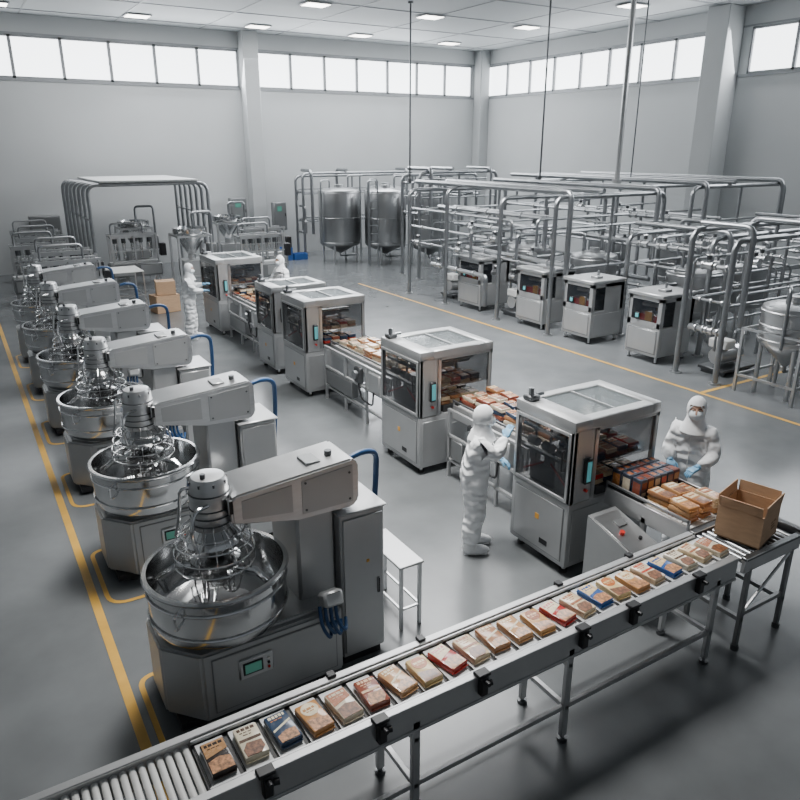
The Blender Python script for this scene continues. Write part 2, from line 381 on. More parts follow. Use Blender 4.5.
def new_packet(i,loc,rz,label,grp):
    a,c=PM_[i]
    r=root('snack_packet',label,'food packet',loc,rz,group=grp)
    packet_body(a).obj('wrapper',r)
    ck=COOKD if i in (1,4,9,7,13) else COOK
    b=MB(); t=i%4; T0=PH-.002; T1=PH+.0018; q=.064
    def lines(x0,x1,y,m,z=T1,hh=.012):
        rd=random.Random(i*7+int(y*1000)); x=x0
        while x<x1-.012:
            w=rd.uniform(.012,.03); b.bx(x,min(x+w,x1),y,y+hh,z,z+.001,m); x+=w+.006
    if t==0:
        b.prism([(-q,.0),(q,.03),(q,.115),(-q,.115)],T0,T1,c); lines(-.052,.052,.08,a,hh=.02); lines(-.042,.04,.06,a,hh=.006)
    elif t==1:
        b.bx(-q,q,.0,.02,T0,T1,c); lines(-.054,.054,.085,c,T0+.002,.022); lines(-.045,.045,.066,c,T0+.002,.007); lines(-.03,.03,.045,c,T0+.002,.007)
    elif t==2:
        b.prism([(-q,-.02),(q,.03),(q,.045),(-q,-.005)],T0,T1,CREAMP); lines(-.052,.052,.085,CREAMP,T0+.002,.022); lines(-.048,.03,.066,c,T0+.002,.008)
    else:
        b.lathe([(.055,T0),(.055,T1)],c,22,c=(0,.058,0)); lines(-.042,.042,.055,a,hh=.018); lines(-.03,.03,.038,a,hh=.006)
    b.obj('printed_label',r)
    b=MB()
    if t==0: b.prism([(-q,-.116),(q,-.116),(q,-.03),(.0,-.01),(-q,-.03)],T0,T1,ck)
    elif t==1: b.prism([(-.055,-.114),(.03,-.116),(.06,-.08),(.056,-.025),(-.03,-.015),(-.06,-.06)],T0,T1+.002,ck)
    elif t==2: b.prism([(-.057,-.114),(.057,-.114),(.06,-.04),(.0,-.035),(-.06,-.06)],T0,T1+.002,ck)
    else: b.prism([(-q,-.116),(q,-.116),(q,-.045),(-q,-.015)],T0,T1,ck)
    b.obj('biscuit_print',r)
    return r
names=['black','cream and black','dark blue','orange brown','cream and brown','brown','orange','yellow','red','beige','brown and tan','bright orange','blue','tan and red']
order=[0,1,2,3,4,5,6,7,8,9,10,6,11,8,9,12,7,3,13,12,1,9,4]
made={}
CZ=.95
for k,i in enumerate(order):
    loc=(.76+k*.1985,3.23+random.uniform(-.015,.015),CZ+.012); rz=radians(random.uniform(-8,8)+6)
    if i in made: dup(made[i],loc,rz)
    else: made[i]=new_packet(i,loc,rz,names[i]+' snack packet lying on the conveyor belt','packets on the long conveyor')
smallp={}
def small_pack(i,loc,rz,grp,label):
    key=(i,)
    if key not in smallp:
        a,c=PM_[i]
        b=packet_body(a); b.bx(-.06,.06,-.11,-.01,PH-.001,PH+.002,COOK if i%2 else COOKD); b.bx(-.06,.06,.02,.1,PH-.001,PH+.002,c); b.bx(-.045,.04,.05,.07,PH,PH+.003,a)
        o=b.obj('snack_packet',loc=loc,rz=rz); smallp[key]=o
    else:
        o=smallp[key].copy(); o.location=loc; o.rotation_euler=(0,0,rz); SC.objects.link(o)
    tag(o,label,'food packet',group=grp); return o

# ------------------------------------------------------------ long conveyor
def long_conveyor():
    r=root('belt_conveyor','long steel belt conveyor carrying a row of snack packets','conveyor',(0,0,0))
    x0,x1,y0,y1=-.7,5.18,2.99,3.49
    for ya,yb in ((y0,y0+.035),(y1-.035,y1)):
        b=MB(); b.bx(x0,x1,ya,yb,CZ-.17,CZ+.03,RAIL,.006); b.bx(x0,x1,ya-.012,yb+.012,CZ+.025,CZ+.045,RAIL,.005); b.bx(x0,x1,ya-.01,yb+.01,CZ-.18,CZ-.155,RAIL,.004)
        b.obj('side_rail',r)
    b=MB(); b.bx(.66,x1,y0+.05,y1-.05,CZ-.06,CZ-.006,BELTD)
    x=.672
    while x<x1-.1:
        b.bx(x,x+.172,y0+.075,y1-.075,CZ-.006,CZ+.01,BELT,.005); x+=.1985
    b.obj('belt',r,label='grey conveyor belt with pale slot pads')
    ro=MB().cyl((0,y0+.035,CZ-.02),(0,y1-.035,CZ-.02),.02,WHITE,14).obj('roller',r,loc=(-.62,0,0),label='pale plastic roller')
    for i in range(1,26): dupp(ro,(-.62+i*.05,0,0))
    for yy in (y0+.06,y1-.06):
        b=MB(); b.bx(.66,x1,yy-.008,yy+.008,CZ+.01,CZ+.035,RAIL,.003); b.obj('guide_rail',r)
    br=MB().bx(-.03,.03,y0-.05,y0+.0,CZ-.1,CZ+.05,BLACK,.008).bx(-.05,.05,y0-.045,y0+.03,CZ+.045,CZ+.07,BLACK,.006).cyl((0,y0-.05,CZ+.02),(0,y0-.09,CZ+.02),.016,BLACK,10).cyl((.03,y0-.02,CZ-.03),(.07,y0-.03,CZ-.03),.02,BLACK,10).obj('clamp_bracket',r,loc=(.35,0,0),label='black plastic clamp bracket')
    for xx in (.95,1.68,2.45,3.36,3.88,4.65): dupp(br,(xx,0,0))
    br2=MB().bx(-.02,.02,y1,y1+.04,CZ-.08,CZ+.06,BLACK,.008).bx(-.03,.03,y1-.03,y1+.03,CZ+.045,CZ+.065,BLACK,.006).obj('clamp_bracket',r,loc=(1.6,0,0),label='black plastic clamp bracket')
    for xx in (2.3,3.6,4.4): dupp(br2,(xx,0,0))
    for xx in (.2,1.95,3.28,4.95):
        b=MB()
        for yy in (y0+.02,y1-.02):
            b.bx(xx-.03,xx+.03,yy-.02,yy+.02,.05,CZ-.1,RAIL,.006); b.cyl((xx,yy,0),(xx,yy,.03),.04,DKST,12); b.cyl((xx,yy,.02),(xx,yy,.07),.015,STEEL,8)
        b.bx(xx-.02,xx+.02,y0,y1,.3,.34,RAIL,.004); b.bx(xx-.02,xx+.02,y0,y1,.68,.72,RAIL,.004)
        b.obj('leg_frame',r)
    b=MB(); b.bx(.2,4.95,y0+.01,y0+.04,.3,.34,RAIL); b.obj('long_brace',r)
    b=MB(); b.bx(.2,4.95,y1-.04,y1-.01,.3,.34,RAIL); b.obj('long_brace',r)
    return r
long_conveyor()
def end_conveyor():
    r=root('roller_table','short steel roller table carrying an open carton','conveyor',(0,0,0))
    x0,x1,y0,y1=5.24,6.06,2.96,3.52
    for ya,yb in ((y0,y0+.04),(y1-.04,y1)):
        MB().bx(x0,x1,ya,yb,CZ-.13,CZ+.0,RAIL,.006).bx(x0,x1+.05,ya-.01,yb+.01,CZ-.01,CZ+.02,DKST,.006).obj('side_rail',r)
    ro=MB().cyl((0,y0+.04,CZ-.03),(0,y1-.04,CZ-.03),.028,PIPE,12).obj('roller',r,loc=(x0+.04,0,0))
    for i in range(1,11): dupp(ro,(x0+.04+i*.072,0,0))
    for xx in (5.34,5.96):
        b=MB()
        for yy in (y0+.02,y1-.02):
            b.bx(xx-.025,xx+.025,yy-.02,yy+.02,.04,CZ-.1,PANELD,.006); b.cyl((xx,yy,0),(xx,yy,.05),.035,DKST,12)
        b.bx(xx-.02,xx+.02,y0,y1,.3,.34,PANELD); b.obj('leg_frame',r)
    MB().bx(5.34,5.96,y0+.01,y0+.04,.35,.39,PANELD).tube([(5.34,y0+.02,.37),(5.96,y0+.02,.82)],.015,STEEL,6).obj('brace',r)
    MB().bx(6.06,6.14,y0,y1,CZ-.1,CZ+.04,BLACK,.01).obj('end_stop',r)
end_conveyor()
def carton(loc,rz,w,d,h,label,opened=True):
    r=root('cardboard_box',label,'box',loc,rz)
    t=.012
    b=MB()
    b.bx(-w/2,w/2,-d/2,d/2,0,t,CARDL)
    b.bx(-w/2,w/2,-d/2,-d/2+t,t,h,CARD); b.bx(-w/2,w/2,d/2-t,d/2,t,h,CARD); b.bx(-w/2,-w/2+t,-d/2+t,d/2-t,t,h,CARD); b.bx(w/2-t,w/2,-d/2+t,d/2-t,t,h,CARD)
    b.obj('carton_body',r)
    if opened:
        for (cx,cy,ang,ax,L) in [(0,-d/2,5,'y-',w),(0,d/2,4,'y+',w),(-w/2,0,14,'x-',d),(w/2,0,4,'x+',d)]:
            a=radians(ang); fl=.1
            b=MB()
            if ax[0]=='y':
                s=-1 if ax[1]=='-' else 1
                M=Matrix.Translation((cx,cy+s*sin(a)*fl/2,h+cos(a)*fl/2))@Matrix.Rotation(-s*a,4,'X'); b.box((0,0,0),(L-.01,t*.7,fl),CARD,M=M)
            else:
                s=-1 if ax[1]=='-' else 1
                M=Matrix.Translation((cx+s*sin(a)*fl/2,cy,h+cos(a)*fl/2))@Matrix.Rotation(s*a,4,'Y'); b.box((0,0,0),(t*.7,L-.03,fl),CARD,M=M)
            b.obj('flap',r)
        b=MB()
        for (x0,x1,z) in [(.02,.06,.16),(.08,.13,.16),(.02,.1,.13),(.03,.12,.1)]: b.bx(x0,x1,-d/2-.0015,-d/2,z,z+.014,CARDL)
        b.obj('printed_mark',r)
    else:
        MB().bx(-w/2,w/2,-d/2,d/2,h,h+.01,CARD).bx(-w/2,w/2,-.03,.03,h+.01,h+.012,CARDL).obj('lid',r)
    return r
carton((5.63,3.24,CZ+.021),radians(14),.43,.39,.3,'open brown cardboard box with raised flaps on the roller table')
carton((4.62,20.0,0),radians(10),.66,.5,.46,'closed brown cardboard box standing on the floor',False)
carton((4.67,20.0,.473),radians(-8),.5,.4,.36,'closed brown cardboard box stacked on another',False)

# ------------------------------------------------------------ packaging machines
def pack_machine(x0,y0,W,D,Hh,label,detail=True):
    r=root('packaging_machine',label,'packaging machine',(x0,y0,0),group='line of packaging machines')
    zl=.84
    b=MB(); b.bx(0,W,0,D,.1,zl,PANEL,.02,seg=2)
    b.bx(-.004,0,.06,D-.06,.16,.78,PANELD); b.bx(-.01,-.003,.07,D-.07,.17,.77,PANEL,.002)
    b.bx(.05,.42,-.01,-.002,.17,.77,PANEL,.002); b.bx(.48,W-.06,-.008,-.002,.17,.68,PANEL,.002)
    b.bx(-.014,-.01,D*.5-.03,D*.5+.03,.5,.56,AMB)
    b.bx(-.013,-.01,D*.3,D*.3+.12,.24,.3,BLACK)
    b.obj('lower_cabinet',r)
    lg=MB().cyl((0,0,0),(0,0,.03),.045,RUB,12).cyl((0,0,.02),(0,0,.11),.022,STEEL,8).obj('foot',r,loc=(.1,.1,0))
    for p in [(W-.1,.1,0),(.1,D-.1,0),(W-.1,D-.1,0)]: dupp(lg,p)
    p=.055; b=MB()
    for px in (0,W-p):
        for py in (0,D-p): b.bx(px,px+p,py,py+p,zl,Hh-.1,PANEL,.008)
    b.bx(0,.3,-.0,.04,zl,Hh-.1,PANEL,.006); b.bx(.28,.34,0,.04,zl,Hh-.1,STEEL)
    b.bx(0,.05,0,D,zl,zl+.04,PANEL,.006)
    b.bx(.3,W,0,.04,Hh-.15,Hh-.1,PANEL,.006)
    b.bx(0,W,D-.04,D,Hh-.16,Hh-.1,PANEL); b.bx(0,.04,0,D,Hh-.14,Hh-.1,PANEL); b.bx(W-.04,W,0,D,Hh-.16,Hh-.1,PANEL)
    b.obj('upper_frame',r)
    a0,a1,c0,c1=W*.2,W*.88,D*.15,D*.86
    b=MB()
    b.bx(-.006,a0,-.006,D+.006,Hh-.12,Hh,PANEL,.02,seg=2); b.bx(a1,W+.006,-.006,D+.006,Hh-.12,Hh,PANEL,.02,seg=2)
    b.bx(a0-.03,a1+.03,-.006,c0,Hh-.12,Hh-.001,PANEL,.012); b.bx(a0-.03,a1+.03,c1,D+.006,Hh-.12,Hh-.001,PANEL,.012)
    b.obj('roof',r)
    b=MB(); b.bx(a0,a1,c0,c1,Hh-.035,Hh-.02,HATCH); b.obj('roof_window',r,label='clear tinted roof hatch panel')
    b=MB(); t=.5; b.bx(a0+(a1-a0)*t-.01,a0+(a1-a0)*t+.01,c0,c1,Hh-.03,Hh-.004,PANEL); b.obj('roof_bar',r)
    dr=MB(); z0,z1=zl+.02,Hh-.13
    dr.bx(-.02,0,.03,.065,z0,z1,PANEL,.004); dr.bx(-.02,0,D-.065,D-.03,z0,z1,PANEL,.004); dr.bx(-.02,0,.065,D-.065,z0,z0+.035,PANEL,.004); dr.bx(-.02,0,.065,D-.065,z1-.035,z1,PANEL,.004)
    d=dr.obj('door',r)
    MB().bx(-.012,-.004,.065,D-.065,z0+.035,z1-.035,GLASSD).obj('window',d,label='dark smoked window')
    MB().tube(fillet([(-.02,.09,1.2),(-.06,.09,1.2),(-.06,.09,1.42),(-.02,.09,1.42)],.02),.01,BLACK,6).obj('handle',d)
    MB().bx(.34,W-.055,.01,.02,1.2,Hh-.15,GLASS).obj('front_window',r,label='smoked polycarbonate window')
    MB().bx(W-.02,W-.012,.055,D-.055,zl+.05,Hh-.12,GLASS).obj('side_window',r,label='smoked polycarbonate window')
    MB().bx(.1,W-.1,D-.02,D-.012,1.3,Hh-.12,GLASS).obj('rear_window',r)
    b=MB(); b.bx(.12,.32,.12,D-.12,zl,1.08,PANEL,.02); b.cyl((.2,.2,1.52),(W-.2,.2,1.52),.03,POL,10); b.cyl((.2,D-.25,1.52),(W-.2,D-.25,1.52),.03,POL,10)
    b.bx(.5,.75,.25,D-.2,1.4,1.57,PANEL,.02); b.cyl((.62,D/2,1.2),(.62,D/2,1.4),.04,POL,12); b.cyl((.95,D/2,1.2),(.95,D/2,1.52),.03,POL,12)
    b.bx(.85,1.05,.3,D-.3,1.42,1.55,DKST,.02); b.cyl((.35,.3,1.45),(.35,.3,1.6),.04,WHITE,12); b.tube(fillet([(.62,.4,1.57),(.75,.35,1.62),(.9,.4,1.55)],.05),.012,BLUE,6)
    b.bx(.36,W-.1,.1,D-.15,1.17,1.19,STEEL); b.cyl((.4,D*.8,1.34),(W-.15,D*.8,1.34),.06,WHITE,16)
    for q in (.2,.45,.7): b.cyl((.1,D*q,1.3),(.1,D*q+.12,1.3),.05,WHITE,14); b.bx(.08,.16,D*q,D*q+.1,1.08,1.2,WHITE,.01); b.cyl((.12,D*q+.05,1.35),(.12,D*q+.05,1.6),.015,POL,8)
    b.bx(.06,.1,.08,D-.08,1.2,1.23,STEEL); b.bx(.06,.1,.08,D-.08,1.45,1.48,STEEL); b.tube([(.07,.1,.95),(.1,D*.5,1.15),(.07,D-.1,.95)],.012,RED,6)
    b.obj('mechanism',r,label='moving heads, shelf and rollers behind glass')
    b=MB(); b.bx(.42,W-.1,.04,D-.04,zl,.93,BELTD); b.obj('inner_belt',r)
    hm=MB().bx(.15,.24,-.045,0,1.05,1.33,BLACK,.012).obj('control_screen',r,label='narrow control screen with glowing display')
    MB().bx(.165,.225,-.051,-.045,1.08,1.3,CYAN,.002).obj('display',hm)
    b=MB(); b.cyl((.2,-.0,.97),(.2,-.03,.97),.018,RED,10); b.obj('button',r)
    b=MB(); b.bx(.02,.16,D-.2,D-.06,Hh,Hh+.06,DKST,.015); b.cyl((.09,D-.12,Hh+.06),(.09,D-.12,Hh+.13),.03,PIPE,10); b.cyl((.16,D-.12,Hh+.04),(.26,D-.12,Hh+.04),.02,PIPE,8); b.cyl((.05,D-.18,Hh+.05),(.05,D-.18,Hh+.15),.02,DKST,8); b.obj('valve_unit',r)
    for l in range(2):
        for i in range(4):
            for j in range(2):
                for q in range(2):
                    if random.random()<.12 and q: continue
                    small_pack(random.choice((5,8,10,1,4,9,2,0,2)),(x0+.48+i*.165,y0+.2+j*.3,(.932,1.192)[l]+q*(PH+.004)),radians(random.uniform(-3,3)),'packets inside the packaging machines','printed snack packet inside a packaging machine')
    return r
PMX=[(4.82,4.62,1.23,.88,1.74),(4.87,7.48,1.2,1.02,1.75),(4.92,11.25,1.2,1.02,1.76),(4.97,12.85,1.15,.9,1.74),(5.05,16.5,1.15,1.25,1.8)]
labs=['grey packaging machine beside a long conveyor, worker at door','grey packaging machine with smoked windows and tinted roof hatch','grey packaging machine coupled to a second machine','grey packaging machine behind a coupled machine','grey packaging machine at the start of the line']
for (a,bb,c,d,e),l in zip(PMX,labs): pack_machine(a,bb,c,d,e,l)

def y_conveyor(x0,x1,y0,y1,z,label,legs=True):
    r=root('link_conveyor',label,'conveyor',(0,0,0),group='conveyors between machines')
    for a,c in ((x0,x0+.03),(x1-.03,x1)):
        MB().bx(a,c,y0,y1,z-.16,z+.03,RAIL,.005).bx(a-.0,a+.02,y0,y1,z+.07,z+.1,PIPE,.004).bx(a,a+.02,y0,y0+.02,z,z+.1,PIPE).bx(a,a+.02,y1-.02,y1,z,z+.1,PIPE).obj('side_rail',r)
    b=MB(); b.bx(x0+.03,x1-.03,y0,y1,z-.05,z-.01,BELTD)
    y=y0+.02
    while y<y1-.06: b.bx(x0+.06,x1-.06,y,y+.05,z-.01,z,BELT); y+=.06
    b.obj('belt',r)
    n=max(1,int((y1-y0)/.9)); 
    for i in range(n):
        yy=y0+(i+.5)*(y1-y0)/n; b=MB()
        for xx in (x0+.02,x1-.02):
            b.bx(xx-.02,xx+.02,yy-.025,yy+.025,.03,z-.1,RAIL); b.cyl((xx,yy,0),(xx,yy,.04),.035,DKST,10)
        b.bx(x0,x1,yy-.015,yy+.015,.3,.34,RAIL); b.obj('leg_frame',r)
    return r
def packs_on(x0,x1,y0,y1,z,grp,label,cols,rows,layers=1,pal=(3,5,6,10,4,9),jit=6):
    for i in range(cols):
        for j in range(rows):
            n=layers if random.random()>.3 else layers-1
            for l in range(max(1,n)):
                x=x0+(i+.5)*(x1-x0)/cols+random.uniform(-.01,.01); y=y0+(j+.5)*(y1-y0)/rows
                small_pack(random.choice(pal),(x,y,z+l*(PH+.005)),radians(random.uniform(-jit,jit)),grp,label)
y_conveyor(5.38,6.12,5.55,7.44,.93,'steel link conveyor carrying packets between two machines')
packs_on(5.46,6.06,5.6,7.4,.935,'packets between machines','brown and cream snack packet on a link conveyor',3,6,4,pal=(3,5,4,10,4,9,10,5,2,1),jit=10)
y_conveyor(5.38,6.12,8.58,11.2,.93,'steel link conveyor carrying packets between two machines')
packs_on(5.46,6.06,8.7,11.1,.935,'packets between machines','brown and cream snack packet on a link conveyor',3,8,3,pal=(5,9,10,4,9,1,10,1,4),jit=10)
y_conveyor(5.38,6.12,13.8,16.45,.93,'steel link conveyor leaving the far machine')
packs_on(5.46,6.06,13.9,16.4,.935,'packets near the far machine','small snack packet on a link conveyor',3,8,1,pal=(5,10,2,4,0))
def side_frame(x,y0,y1,label):
    r=root('guide_frame',label,'machine frame',(x,0,0))
    for z in (.97,.61,.26): MB().bx(-.02,.02,y0,y1,z-.02,z+.015,RAIL).obj('rail',r)
    p=MB().bx(-.02,.02,-.02,.02,0,.95,RAIL).obj('post',r,loc=(0,y0+.03,0))
    n=4
    for i in range(1,n): dupp(p,(0,y0+.03+(y1-y0-.06)*i/(n-1),0))
    MB().bx(-.05,.07,y0+.3,y0+.65,.62,.94,PANEL,.02).obj('drive_unit',r); MB().bx(-.04,.05,y0+.95,y0+1.15,.63,.9,DKST,.02).cyl((-.09,y0+1.05,.78),(.08,y0+1.05,.78),.07,PIPE,14).obj('gear_motor',r)
    MB().tube(fillet([(-.03,y0+.5,.64),(-.05,y0+.5,.4),(-.03,y0+.9,.4),(-.03,y0+1.0,.64)],.08),.015,BLACK,6).obj('cable',r)
    MB().bx(-.03,.1,y0+1.25,y1-.1,.3,.58,PANELD,.01).obj('cable_box',r)
side_frame(5.22,5.7,7.3,'slim steel frame with drive units beside link conveyor')
side_frame(5.22,8.8,11.1,'slim steel frame with drive units beside link conveyor')
side_frame(5.22,13.9,16.3,'slim steel frame with drive units beside link conveyor')
y_conveyor(5.28,5.98,3.57,4.58,.93,'short steel outfeed conveyor joining the long belt')
def tray(x,y,z,w,d,grp,label):
    r=root('packet_tray',label,'tray',(x,y,z),group=grp)
    b=MB(); b.bx(-w/2,w/2,-d/2,d/2,0,.008,BLACK)
    for s in (-1,1): b.bx(s*w/2-.006,s*w/2+.006,-d/2,d/2,.008,.07,BLACK); b.bx(-w/2+.006,w/2-.006,s*d/2-.006,s*d/2+.006,.008,.07,BLACK)
    b.obj('tray_body',r)
    return r
tray(5.63,4.38,.932,.66,.44,'outfeed tray','black tray holding upright dark packets')
UP=mk('dark_sleeve',(.05,.06,.085),.2,.3,.2,20)
UP2=mk('maroon_sleeve',(.12,.04,.032),.1,.35,.3,25)
upc={}
def upright(i,loc,label):
    k=i%4
    if k in upc: o=upc[k].copy(); o.location=loc; SC.objects.link(o)
    else:
        m=UP2 if k==3 else UP
        b=MB(); b.bx(-.045,.045,-.06,.06,0,.22,m,.005); b.bx(-.035,.035,-.0608,-.06,.12,.19,[PM_[5][0],PM_[8][0],PM_[4][0],PM_[3][0]][k]); b.bx(-.03,.03,-.0608,-.06,.04,.08,[PM_[1][0],PM_[12][0],PM_[4][0],PM_[1][0]][k]); b.bx(-.025,.025,-.03,.03,.22,.2215,[PM_[5][0],PM_[9][1],PM_[4][1],PM_[5][0]][k]); b.bx(-.0458,-.045,-.045,.045,.06,.18,[PM_[5][0],PM_[4][0],PM_[2][1],PM_[9][0]][k])
        o=b.obj('snack_box',loc=loc); upc[k]=o
    tag(o,label,'food box',group='upright boxes on the outfeed tray')
for i in range(6):
    for j in range(3): upright(i*3+j,(5.39+i*.096,4.25+j*.13,.942),'small dark upright snack box in a tray')
packs_on(5.36,5.92,3.64,4.14,.935,'packets at the outfeed','tan bread-like snack packet on the outfeed conveyor',3,2,3,pal=(3,6,10,9,10))
r=root('operator_desk','low sloped steel control desk with red emergency button','control desk',(4.84,3.72,0))
b=MB(); k=b.mi(PANEL); pts=[(-.0,0,.1),(.38,0,.1),(.38,.66,.1),(0,.66,.1),(0,0,.66),(.38,0,.66),(.38,.66,.84),(0,.66,.84)]
vs=[b.bm.verts.new(p) for p in pts]
for f in [(0,3,2,1),(4,5,6,7),(0,1,5,4),(1,2,6,5),(2,3,7,6),(3,0,4,7)]: b.bm.faces.new([vs[i] for i in f]).material_index=k
b.bx(.03,.35,.05,.61,0,.1,BLACK); b.obj('desk_body',r)
S=Matrix.Translation((.19,.33,.755))@Matrix.Rotation(math.atan2(.18,.66),4,'X')
MB().box((0,0,0),(.34,.58,.012),STEEL,.004,M=S).obj('desk_plate',r)
M2=S@Matrix.Translation((.03,.12,.015)); MB().box((0,0,0),(.12,.09,.02),PANELD,.004,M=M2).obj('keypad',r)
MB().cyl(S@Vector((-.07,.0,0)),S@Vector((-.07,.0,.04)),.025,RED,12).obj('button',r); MB().cyl(S@Vector((.06,-.12,0)),S@Vector((.06,-.12,.03)),.018,BLACK,12).obj('button',r)

# ------------------------------------------------------------ people
tex=bpy.data.textures.new('wrinkle_noise','CLOUDS'); tex.noise_scale=.14; tex.noise_depth=1
def hand(parent,wrist,d,n,name='hand',mat=GLOVE,curl=.5,side=1):
    d=Vector(d).normalized(); n=Vector(n); n=(n-d*n.dot(d)).normalized(); s_=d.cross(n)*side; w=Vector(wrist)
    b=MB()
    M=Matrix(((s_.x,n.x,d.x,0),(s_.y,n.y,d.y,0),(s_.z,n.z,d.z,0),(0,0,0,1)))
    b.tube([w-d*.05,w,w+d*.02],[.034,.032,.03],mat,10)
    b.box((0,0,0),(.088,.034,.1),mat,.015,M=Matrix.Translation(w+d*.055)@M,seg=2)
    for k,(o,L) in enumerate([(-.033,.064),(-.011,.078),(.012,.074),(.034,.058)]):
        p=w+d*.1+s_*o; pts=[p-d*.015]; a=curl*.3; q=p
        for seg in range(3):
            q=q+(d*cos(a)+n*sin(a))*L*[.45,.32,.23][seg]; pts.append(q); a+=curl*.7
        b.tube(pts,[.0105,.0105,.0095,.007],mat,7)
    p=w+d*.03-s_*.04; b.tube([p+s_*.01,p-s_*.02+d*.03+n*.005,p-s_*.028+d*.06+n*.02],[.014,.012,.008],mat,7)
    return b.obj(name,parent,label='gloved hand')
def person(loc,rz,label,la,ra,lean=0.0,headturn=0.0,step=.0,gl=GLOVE,fat=1.0,sc=1.0):
    r=root('person',label,'person',loc,rz); r.scale=(sc,sc,sc)
    L=lean
    v=[(0,0,.95),(L*.3,0,1.12),(L*.7,0,1.29),(L+.0,0,1.43),(L+.03,0,1.53)]
    rad=[(.195*fat,.165*fat),(.18*fat,.15*fat),(.2*fat,.158*fat),(.12,.1),(.07,.07)]
    e=[(0,1),(1,2),(2,3),(3,4)]
    def add(p,rr,par): v.append(tuple(p)); rad.append(rr if isinstance(rr,tuple) else (rr,rr)); e.append((par,len(v)-1)); return len(v)-1
    for sgn,arm in ((1,la),(-1,ra)):
        S=Vector((L*.85,sgn*.18,1.38)); E=Vector(arm[0]); W=Vector(arm[1])
        sh=add(S,.092*fat,2); m1=add((S+E)/2+Vector((0,0,-.01)),.082*fat,sh); el=add(E,.08*fat,m1); m2=add((E+W)/2+Vector((0,0,-.01)),.072*fat,el); wr=add(W,.045,m2)
    st=step
    for sgn in (1,-1):
        hp=add((0,sgn*.095,.85),.135*fat,0); th=add((.015+sgn*st*.25,sgn*.112,.67),.122*fat,hp); kn=add((.03+sgn*st*.5,sgn*.118,.48),.108*fat,th); cf=add((.0+sgn*st*.8,sgn*.12,.28),.11*fat,kn); an=add((sgn*st-.01,sgn*.12,.11),.092,cf)
    me=bpy.data.meshes.new('coverall_body'); me.from_pydata(v,e,[]); me.update(); me.materials.append(CLOTH)
    o=bpy.data.objects.new('coverall_body',me); SC.objects.link(o); o.parent=r
    m=o.modifiers.new('skin','SKIN'); m.use_smooth_shade=True
    sv=me.skin_vertices[0].data
    for i,(a,bb) in enumerate(rad): sv[i].radius=(a,bb); sv[i].use_root=(i==0)
    s=o.modifiers.new('sub','SUBSURF'); s.levels=4; s.render_levels=4
    dm=o.modifiers.new('wr','DISPLACE'); dm.texture=tex; dm.strength=.032; dm.mid_level=.5
    o['label']='loose white hooded coverall'
    for sgn in (1,-1):
        b=MB(); cx=sgn*st
        b.ell((cx+.065,sgn*.118,.05),(.16,.066,.062),HOODC,16,10); b.ell((cx-.01,sgn*.117,.1),(.085,.076,.1),HOODC,14,8); b.bx(cx-.07,cx+.19,sgn*.118-.045,sgn*.118+.045,0,.018,WHITE,.008)
        b.obj('shoe_cover',r)
    MB().tube([(L+.0+.145,0,1.36),(L*.7+.158,0,1.25),(.152,0,1.1),(.17,0,.95)],.005,WHITE,6).obj('zip',r)
    hd=MB(); hd.ell((0,0,0),(.098,.078,.12),SKIN,24,18)
    hd.ell((.012,0,-.05),(.078,.06,.07),SKIN,18,12)
    hd.tube([(.085,0,.03),(.108,0,-.005),(.115,0,-.02),(.09,0,-.03)],[.008,.012,.013,.008],SKIN,8)
    hd.ell((0,.08,-.005),(.018,.01,.03),SKIN,8,6); hd.ell((0,-.08,-.005),(.018,.01,.03),SKIN,8,6)
    hd.tube([(.085,-.02,-.06),(.094,0,-.062),(.085,.02,-.06)],[.004,.006,.004],RED,6)
    ho=hd.obj('head',r,loc=(L+.04,0,1.63),rz=headturn)
    for q in (1,-1): MB().ell((.084,q*.032,.012),(.012,.014,.009),WHITE,10,8).ell((.094,q*.032,.012),(.005,.006,.006),BLACK,8,6).obj('eye',ho); MB().tube([(.09,q*.05,.034),(.096,q*.03,.038),(.096,q*.015,.034)],.004,BLACK,5).obj('eyebrow',ho)
    mb=MB(); mb.ell((.02,0,-.04),(.108,.086,.072),MASK,22,14,flt=lambda x,y,z: x>.1)
    mb.obj('face_mask',ho)
    hb=MB(); hb.ell((-.012,0,.01),(.118,.1,.136),HOODC,30,22,flt=lambda x,y,z: not(x>.62 and -.8<z<.42))
    hb.lathe([(.155,-.245),(.138,-.2),(.11,-.15),(.094,-.1),(.09,-.05)],HOODC,26,c=(-.02,0,0),cap0=False,cap1=False)
    hb.ring((.066,0,-.015),.078,.009,HOODC,24,6,axis='X')
    hb.obj('hood',ho)
    for sgn,arm in ((1,la),(-1,ra)):
        w=Vector(arm[1]); d=w-Vector(arm[0]); hand(r,w,d,arm[2] if len(arm)>2 else (0,-sgn,0),curl=arm[3] if len(arm)>3 else .6,mat=gl,side=sgn)
    return r
person((4.36,5.6,0),radians(-30),'person in white hooded coverall reaching to the machine door',
       ((.14,.25,1.2),(.32,.18,1.06),(0,0,-1),.6),((.2,-.2,1.24),(.32,-.06,1.42),(0,0,-1),.4),lean=.05,step=.03,headturn=radians(5),fat=1.12,sc=.965)
person((6.5,4.48,0),radians(200),'person in white coverall and mask tending packets',
       ((.1,.24,1.14),(.28,.14,1.06),(0,0,-1),.8),((.1,-.24,1.14),(.3,-.14,1.08),(0,0,-1),.8),lean=.05,headturn=radians(15),step=.04)
person((4.38,16.6,0),radians(-15),'person in white coverall reaching to a packaging machine',
       ((.15,.24,1.2),(.36,.14,1.25),(0,0,-1),.5),((.14,-.25,1.17),(.34,-.12,1.15),(0,0,-1),.5),lean=.03,headturn=radians(-20),step=.06,fat=1.08)
